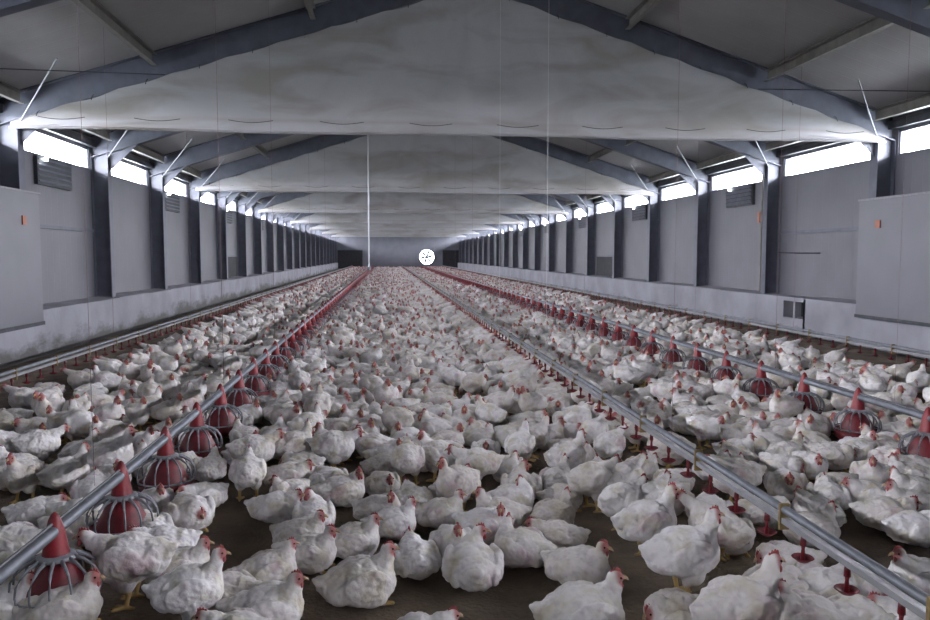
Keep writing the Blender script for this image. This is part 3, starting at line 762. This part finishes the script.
MAN = [ # base pixel, heading in degrees (0 right, 90 away), pose, scale
 (2, 632, 0, 'sit_up', 1, 'white chicken at the bottom left corner, only its head and back in view'),
 (62, 634, 5, 'sit_up', 1.05, 'sitting white chicken in front of the nearest red feeder, facing right'),
 (132, 606, 178, 'stand_forward', 1.1, 'standing white chicken facing the nearest red feeder, body turned sideways'),
 (180, 588, 2, 'sit_up', 1, None), (190, 634, 8, 'stand_up', .95, 'white chicken with reddish bare patches beside the dirt patch, facing right'),
 (148, 548, 120, 'doze', 1, None), (190, 530, -60, 'doze', 1.08, None),
 (266, 634, 0, 'sit_up', 1.05, 'white chicken at the bottom edge, sitting and looking right across the dirt'),
 (268, 590, 20, 'sit_up', .95, None), (308, 572, -10, 'sit_up', 1, None), (314, 533, 95, 'sit_back', 1, None),
 (276, 524, 0, 'sit_low', 1, None), (352, 560, 0, 'sit_up', 1, None),
 (360, 606, 15, 'sit_up', 1.1, 'sitting white chicken with a purplish bare patch on its wing, tail to the left'),
 (473, 588, 88, 'sit_turn', 1.1, 'white chicken sitting with its tail to the camera, centre of the front row'),
 (415, 578, 100, 'sit_low', 1, None), (452, 560, -80, 'sit_up', .95, None), (522, 568, 140, 'sit_turn', 1.05, None),
 (556, 556, 168, 'sit_low', 1, None), (578, 588, -35, 'sit_up', 1, 'lone white chicken sitting on bare dirt, facing right'),
 (582, 640, 3, 'sit_up', 1.15, 'white chicken cut by the bottom edge, beak pointing right, on bare dirt'),
 (682, 600, 3, 'stand_up', 1.12, 'large plump white chicken standing sideways on dark dirt, facing right'),
 (646, 562, 8, 'stand_up', 1.05, 'standing white chicken behind the large plump one, its tail raised'),
 (716, 566, 130, 'drink', 1, 'white chicken drinking at a red cup, seen from behind'),
 (738, 668, 12, 'stand_up', 1.15, 'large white chicken at the bottom edge beside the drinker line, head raised'),
 (680, 640, 175, 'doze', 1, None), (822, 612, 5, 'sit_up', 1, None), (812, 645, 165, 'sit_up', 1.05, None),
 (786, 582, 165, 'doze', 1, None), (812, 548, 10, 'sit_up', 1, None), (765, 528, 0, 'doze', 1, None),
 (922, 600, 178, 'sit_up', 1, 'white chicken sitting beyond the drinker line at the edge, head held up'),
 (912, 546, 0, 'sit_low', 1, None), (868, 512, 175, 'sit_low', 1.05, None), (866, 607, -100, 'doze', 1, None), (912, 650, 150, 'sit_low', 1, None), (238, 662, 170, 'sit_low', 1, None), (420, 668, 20, 'sit_low', 1, None),
 (228, 612, 160, 'doze', .9, None), (860, 645, 10, 'doze', 1, None), (622, 535, 30, 'stand_forward', 1, None), (30, 590, -20, 'doze', 1, None), (775, 612, 20, 'doze', 1, None),
 (38, 530, 10, 'sit_low', 1, None), (12, 560, 170, 'doze', 1, None), (78, 532, 0, 'doze', 1, None),
 (566, 484, 20, 'stand_up', 1, None), (592, 512, 20, 'stand_forward', 1.05, None), (624, 510, 35, 'drink', 1, None), (650, 532, 40, 'drink', .95, None),
 (562, 512, 0, 'sit_up', .9, None), (610, 470, 40, 'drink', .95, None), (594, 455, 45, 'drink', .95, None), (578, 440, 40, 'drink', .95, None),
 (477, 492, 172, 'stand_forward', 1, None), (521, 503, 90, 'sit_turn', 1.05, None), (500, 530, 165, 'sit_up', 1, None),
 (334, 474, 0, 'stand_forward', 1.05, None), (288, 492, 0, 'sit_low', 1.05, None), (80, 450, 130, 'stand_up', 1.1, None), (40, 470, 30, 'stand_forward', 1, None),
 (100, 478, 0, 'sit_up', 1, None), (520, 470, 60, 'stand_up', .95, None), (440, 530, 0, 'sit_up', .95, None), (392, 540, 10, 'sit_up', .95, None),
 (750, 440, 20, 'sit_turn', 1, None), (785, 430, 190, 'stand_turn', 1.05, None), (830, 470, -40, 'doze', 1.1, None),
]
for px, py, hdg, pose, sc, lab in MAN:
    x, y = at(px, py-2); put(x, y, R_(hdg), pose, sc, lab)
BARE = [[(208, 500), (262, 503), (288, 540), (262, 592), (235, 640), (225, 590), (208, 545)],
        [(300, 600), (318, 640), (525, 640), (560, 600), (545, 572), (585, 528), (600, 525), (640, 570), (640, 620), (700, 605), (640, 640), (505, 605), (400, 612)],
        [(838, 520), (884, 515), (884, 545), (870, 568), (812, 572)],
        [(585, 520), (640, 530), (615, 600), (590, 600)], [(200, 480), (225, 480), (225, 505), (205, 505)],
        [(775, 530), (800, 560), (785, 570), (700, 580)], [(455, 397), (505, 405), (495, 413), (460, 409)], [(345, 318), (395, 318), (395, 321), (345, 321)]]
def inpoly(p, poly):
    x, y = p; c = False; j = len(poly)-1
    for i in range(len(poly)):
        xi, yi = poly[i]; xj, yj = poly[j]
        if (yi > y) != (yj > y) and x < (xj-xi)*(y-yi)/(yj-yi)+xi: c = not c
        j = i
    return c
XA, XB = DLX-.06, DRX+.06
def blocked(x, y):
    for X in (LX, RX):
        if abs(x-X) < .27:
            f = (y-(3.26 if X == LX else 4.92)) / .8; f -= round(f)
            if (x-X)**2+(f*.8)**2 < .245**2: return True
    q = proj(x, y, .02)
    if q[1] > 645: return False
    return any(inpoly(q[:2], b) for b in BARE)
P_SIT = ['sit_up', 'sit_low', 'sit_turn', 'sit_back', 'doze']; W_SIT = [5, 4, 3, 2, 3]
def choose(x, y):
    for X in (DX, DLX, DRX):
        if .17 < abs(x-X) < .33 and random.random() < .75:
            return 'drink', (0 if x < X else math.pi)+random.uniform(-.35, .35)
        if abs(x-X) < .34: return random.choice(['sit_low', 'doze']), random.uniform(-math.pi, math.pi)
    for X in (LX, RX):
        if abs(x-X) < .30: return random.choice(['sit_low', 'doze', 'sit_up']), random.uniform(-math.pi, math.pi)
    side = x < LX or x > RX
    if random.random() < (.38 if side else .13):
        return random.choices(['stand_up', 'stand_forward', 'stand_turn', 'peck'], [4, 4, 2, 1])[0], random.uniform(-math.pi, math.pi)
    h = random.uniform(-math.pi, math.pi)
    if random.random() < .35: h = random.gauss(0, .6)
    return random.choices(P_SIT, W_SIT)[0], h
# near and middle part of the flock by dart throwing, far part on a jittered lattice
YN = 26.0
area = (XB-XA)*(YN-2.0)
for i in range(int(area*110)):
    y = 2.0+(YN-2.0)*random.random(); x = random.uniform(XA, XB)
    q = proj(x, y, .2)
    if q[2] < .5 or not (-420 < q[0] < 1350) or q[1] > 1000 or blocked(x, y): continue
    g0 = proj(x, y, 0)
    if -40 < g0[0] < 970 and 562 < g0[1] < 715: continue      # the first row is set out by hand
    pose, h = choose(x, y)
    if not clash(x, y, h, 1.06 if 490 < g0[1] < 600 else .97): put(x, y, h, pose, random.uniform(.93, 1.08))
y = YN+.1; row = 0
while y < YE-.4:
    x = XA+random.uniform(0, .2)
    while x < XB:
        pose, h = choose(x, y)
        put(x+random.uniform(-.05, .05), y+random.uniform(-.06, .06), h, pose, random.uniform(.93, 1.08)); x += random.uniform(.21, .275)
    y += .25
print('birds', len(placed))
def size_key(r):
    q = proj(r[0], r[1], .15)
    out = 0 if (-12 < q[0] < 942 and q[1] < 655) else 5
    return q[2]+out*100
placed.sort(key=size_key)
N_IND, N_PARTS = 300, 150
LEFTF = sorted(f[1] for f in FEED if f[2] == 'left')
def facing(r):
    h = math.degrees(r[2]+POSES[r[3]]['hd'])
    # seen from the camera: direction relative to the line of sight
    a = math.degrees(math.atan2(r[1], r[0])); d = (h-a+180) % 360-180   # 0 = away
    if abs(d) < 28: return 'facing away'
    if abs(d) > 152: return 'facing the camera'
    s = 'left' if d > 0 else 'right'
    if abs(d) < 65: return 'facing away '+s
    if abs(d) > 115: return 'facing forward '+s
    return 'facing '+s
def aisle(x):
    return ('left wall aisle' if x < DLX else 'left side aisle' if x < LX else 'centre aisle' if x < DX else 'right centre aisle' if x < RX else 'right side aisle' if x < DRX else 'right wall aisle')
ind = placed[:N_IND]; byk = {}
for i, r in enumerate(ind):
    if r[5]: continue
    j = min(range(len(LEFTF)), key=lambda k: abs(LEFTF[k]-r[1]))
    st = {'peck': 'pecking', 'drink': 'stretching', 'doze': 'dozing'}.get(r[3], 'standing' if r[3] in STANDING else 'sitting')
    k = (st, facing(r), aisle(r[0]), ordn(j+1)); byk.setdefault(k, []).append(i)
labels = {}
for k, ids in byk.items():
    ids.sort(key=lambda i: proj(ind[i][0], ind[i][1], .2)[0]); n = len(ids)
    for m_, i in enumerate(ids):
        lab = '%s white chicken %s, %s, level %s left feeder' % k
        if n == 2: lab += ', '+('left one' if m_ == 0 else 'right one')
        elif n > 2: lab += ', '+('leftmost' if m_ == 0 else 'rightmost' if m_ == n-1 else ordn(m_+1)+' from left')
        labels[i] = lab
protos_b = {}
for i, r in enumerate(ind):
    P = POSES[r[3]]
    o = bpy.data.objects.new('chicken', P['near'] if i < N_PARTS else P['midmesh'])
    C.objects.link(o); o.location = (r[0], r[1], 0); o.rotation_euler = (0, 0, r[2]); o.scale = (r[4],)*3
    if i < N_PARTS:
        for nm, pm in P['parts']:
            c = bpy.data.objects.new(nm, pm); C.objects.link(c); c.parent = o
    tag(o, r[5] or labels[i], 'chicken', 'white chickens on the litter floor')
# everything farther off: one mass
VV, LT, LS, CC, RR = [], [], [], [], []; voff = 0
cache = {}
for nm, P in POSES.items():
    for key in ('mid', 'far'):
        V, T, col = P[key]
        tot = np.array([len(t) for t in T], np.int32); flat = np.concatenate([np.array(t, np.int32) for t in T]); cache[nm, key] = (V, flat, tot, col)
rest = [r for r in placed[N_IND:] if size_key(r) < 400]
for r in rest:
    key = 'mid' if r[1] < 17 else 'far'
    V, flat, tot, col = cache[r[3], key]
    c, s = math.cos(r[2])*r[4], math.sin(r[2])*r[4]
    W = np.empty_like(V); W[:, 0] = V[:, 0]*c-V[:, 1]*s+r[0]; W[:, 1] = V[:, 0]*s+V[:, 1]*c+r[1]; W[:, 2] = V[:, 2]*r[4]
    VV.append(W); LT.append(flat+voff); LS.append(tot); CC.append(col); RR.append(np.full(len(V), random.random(), np.float32)); voff += len(V)
VV = np.concatenate(VV); LT = np.concatenate(LT); LS = np.concatenate(LS); CC = np.concatenate(CC); RR = np.concatenate(RR)
me = bpy.data.meshes.new('chicken_flock'); me.vertices.add(len(VV)); me.vertices.foreach_set('co', VV.astype(np.float32).ravel())
me.loops.add(len(LT)); me.loops.foreach_set('vertex_index', LT.astype(np.int32))
me.polygons.add(len(LS)); me.polygons.foreach_set('loop_start', np.concatenate([[0], np.cumsum(LS)[:-1]]).astype(np.int32))
me.update(calc_edges=True)
a = me.color_attributes.new('mask', 'FLOAT_COLOR', 'POINT'); a.data.foreach_set('color', CC.astype(np.float32).ravel())
a = me.attributes.new('rnd', 'FLOAT', 'POINT'); a.data.foreach_set('value', RR)
me.shade_smooth(); me.materials.append(M['crowd'])
o = bpy.data.objects.new('chicken_flock', me); C.objects.link(o)
tag(o, 'dense flock of white chickens filling the hall floor into the distance', 'flock', None, 'stuff')
print('individuals', len(ind), 'rest', len(rest), 'polys', len(LS), 'far y of ind', max(r[1] for r in ind))
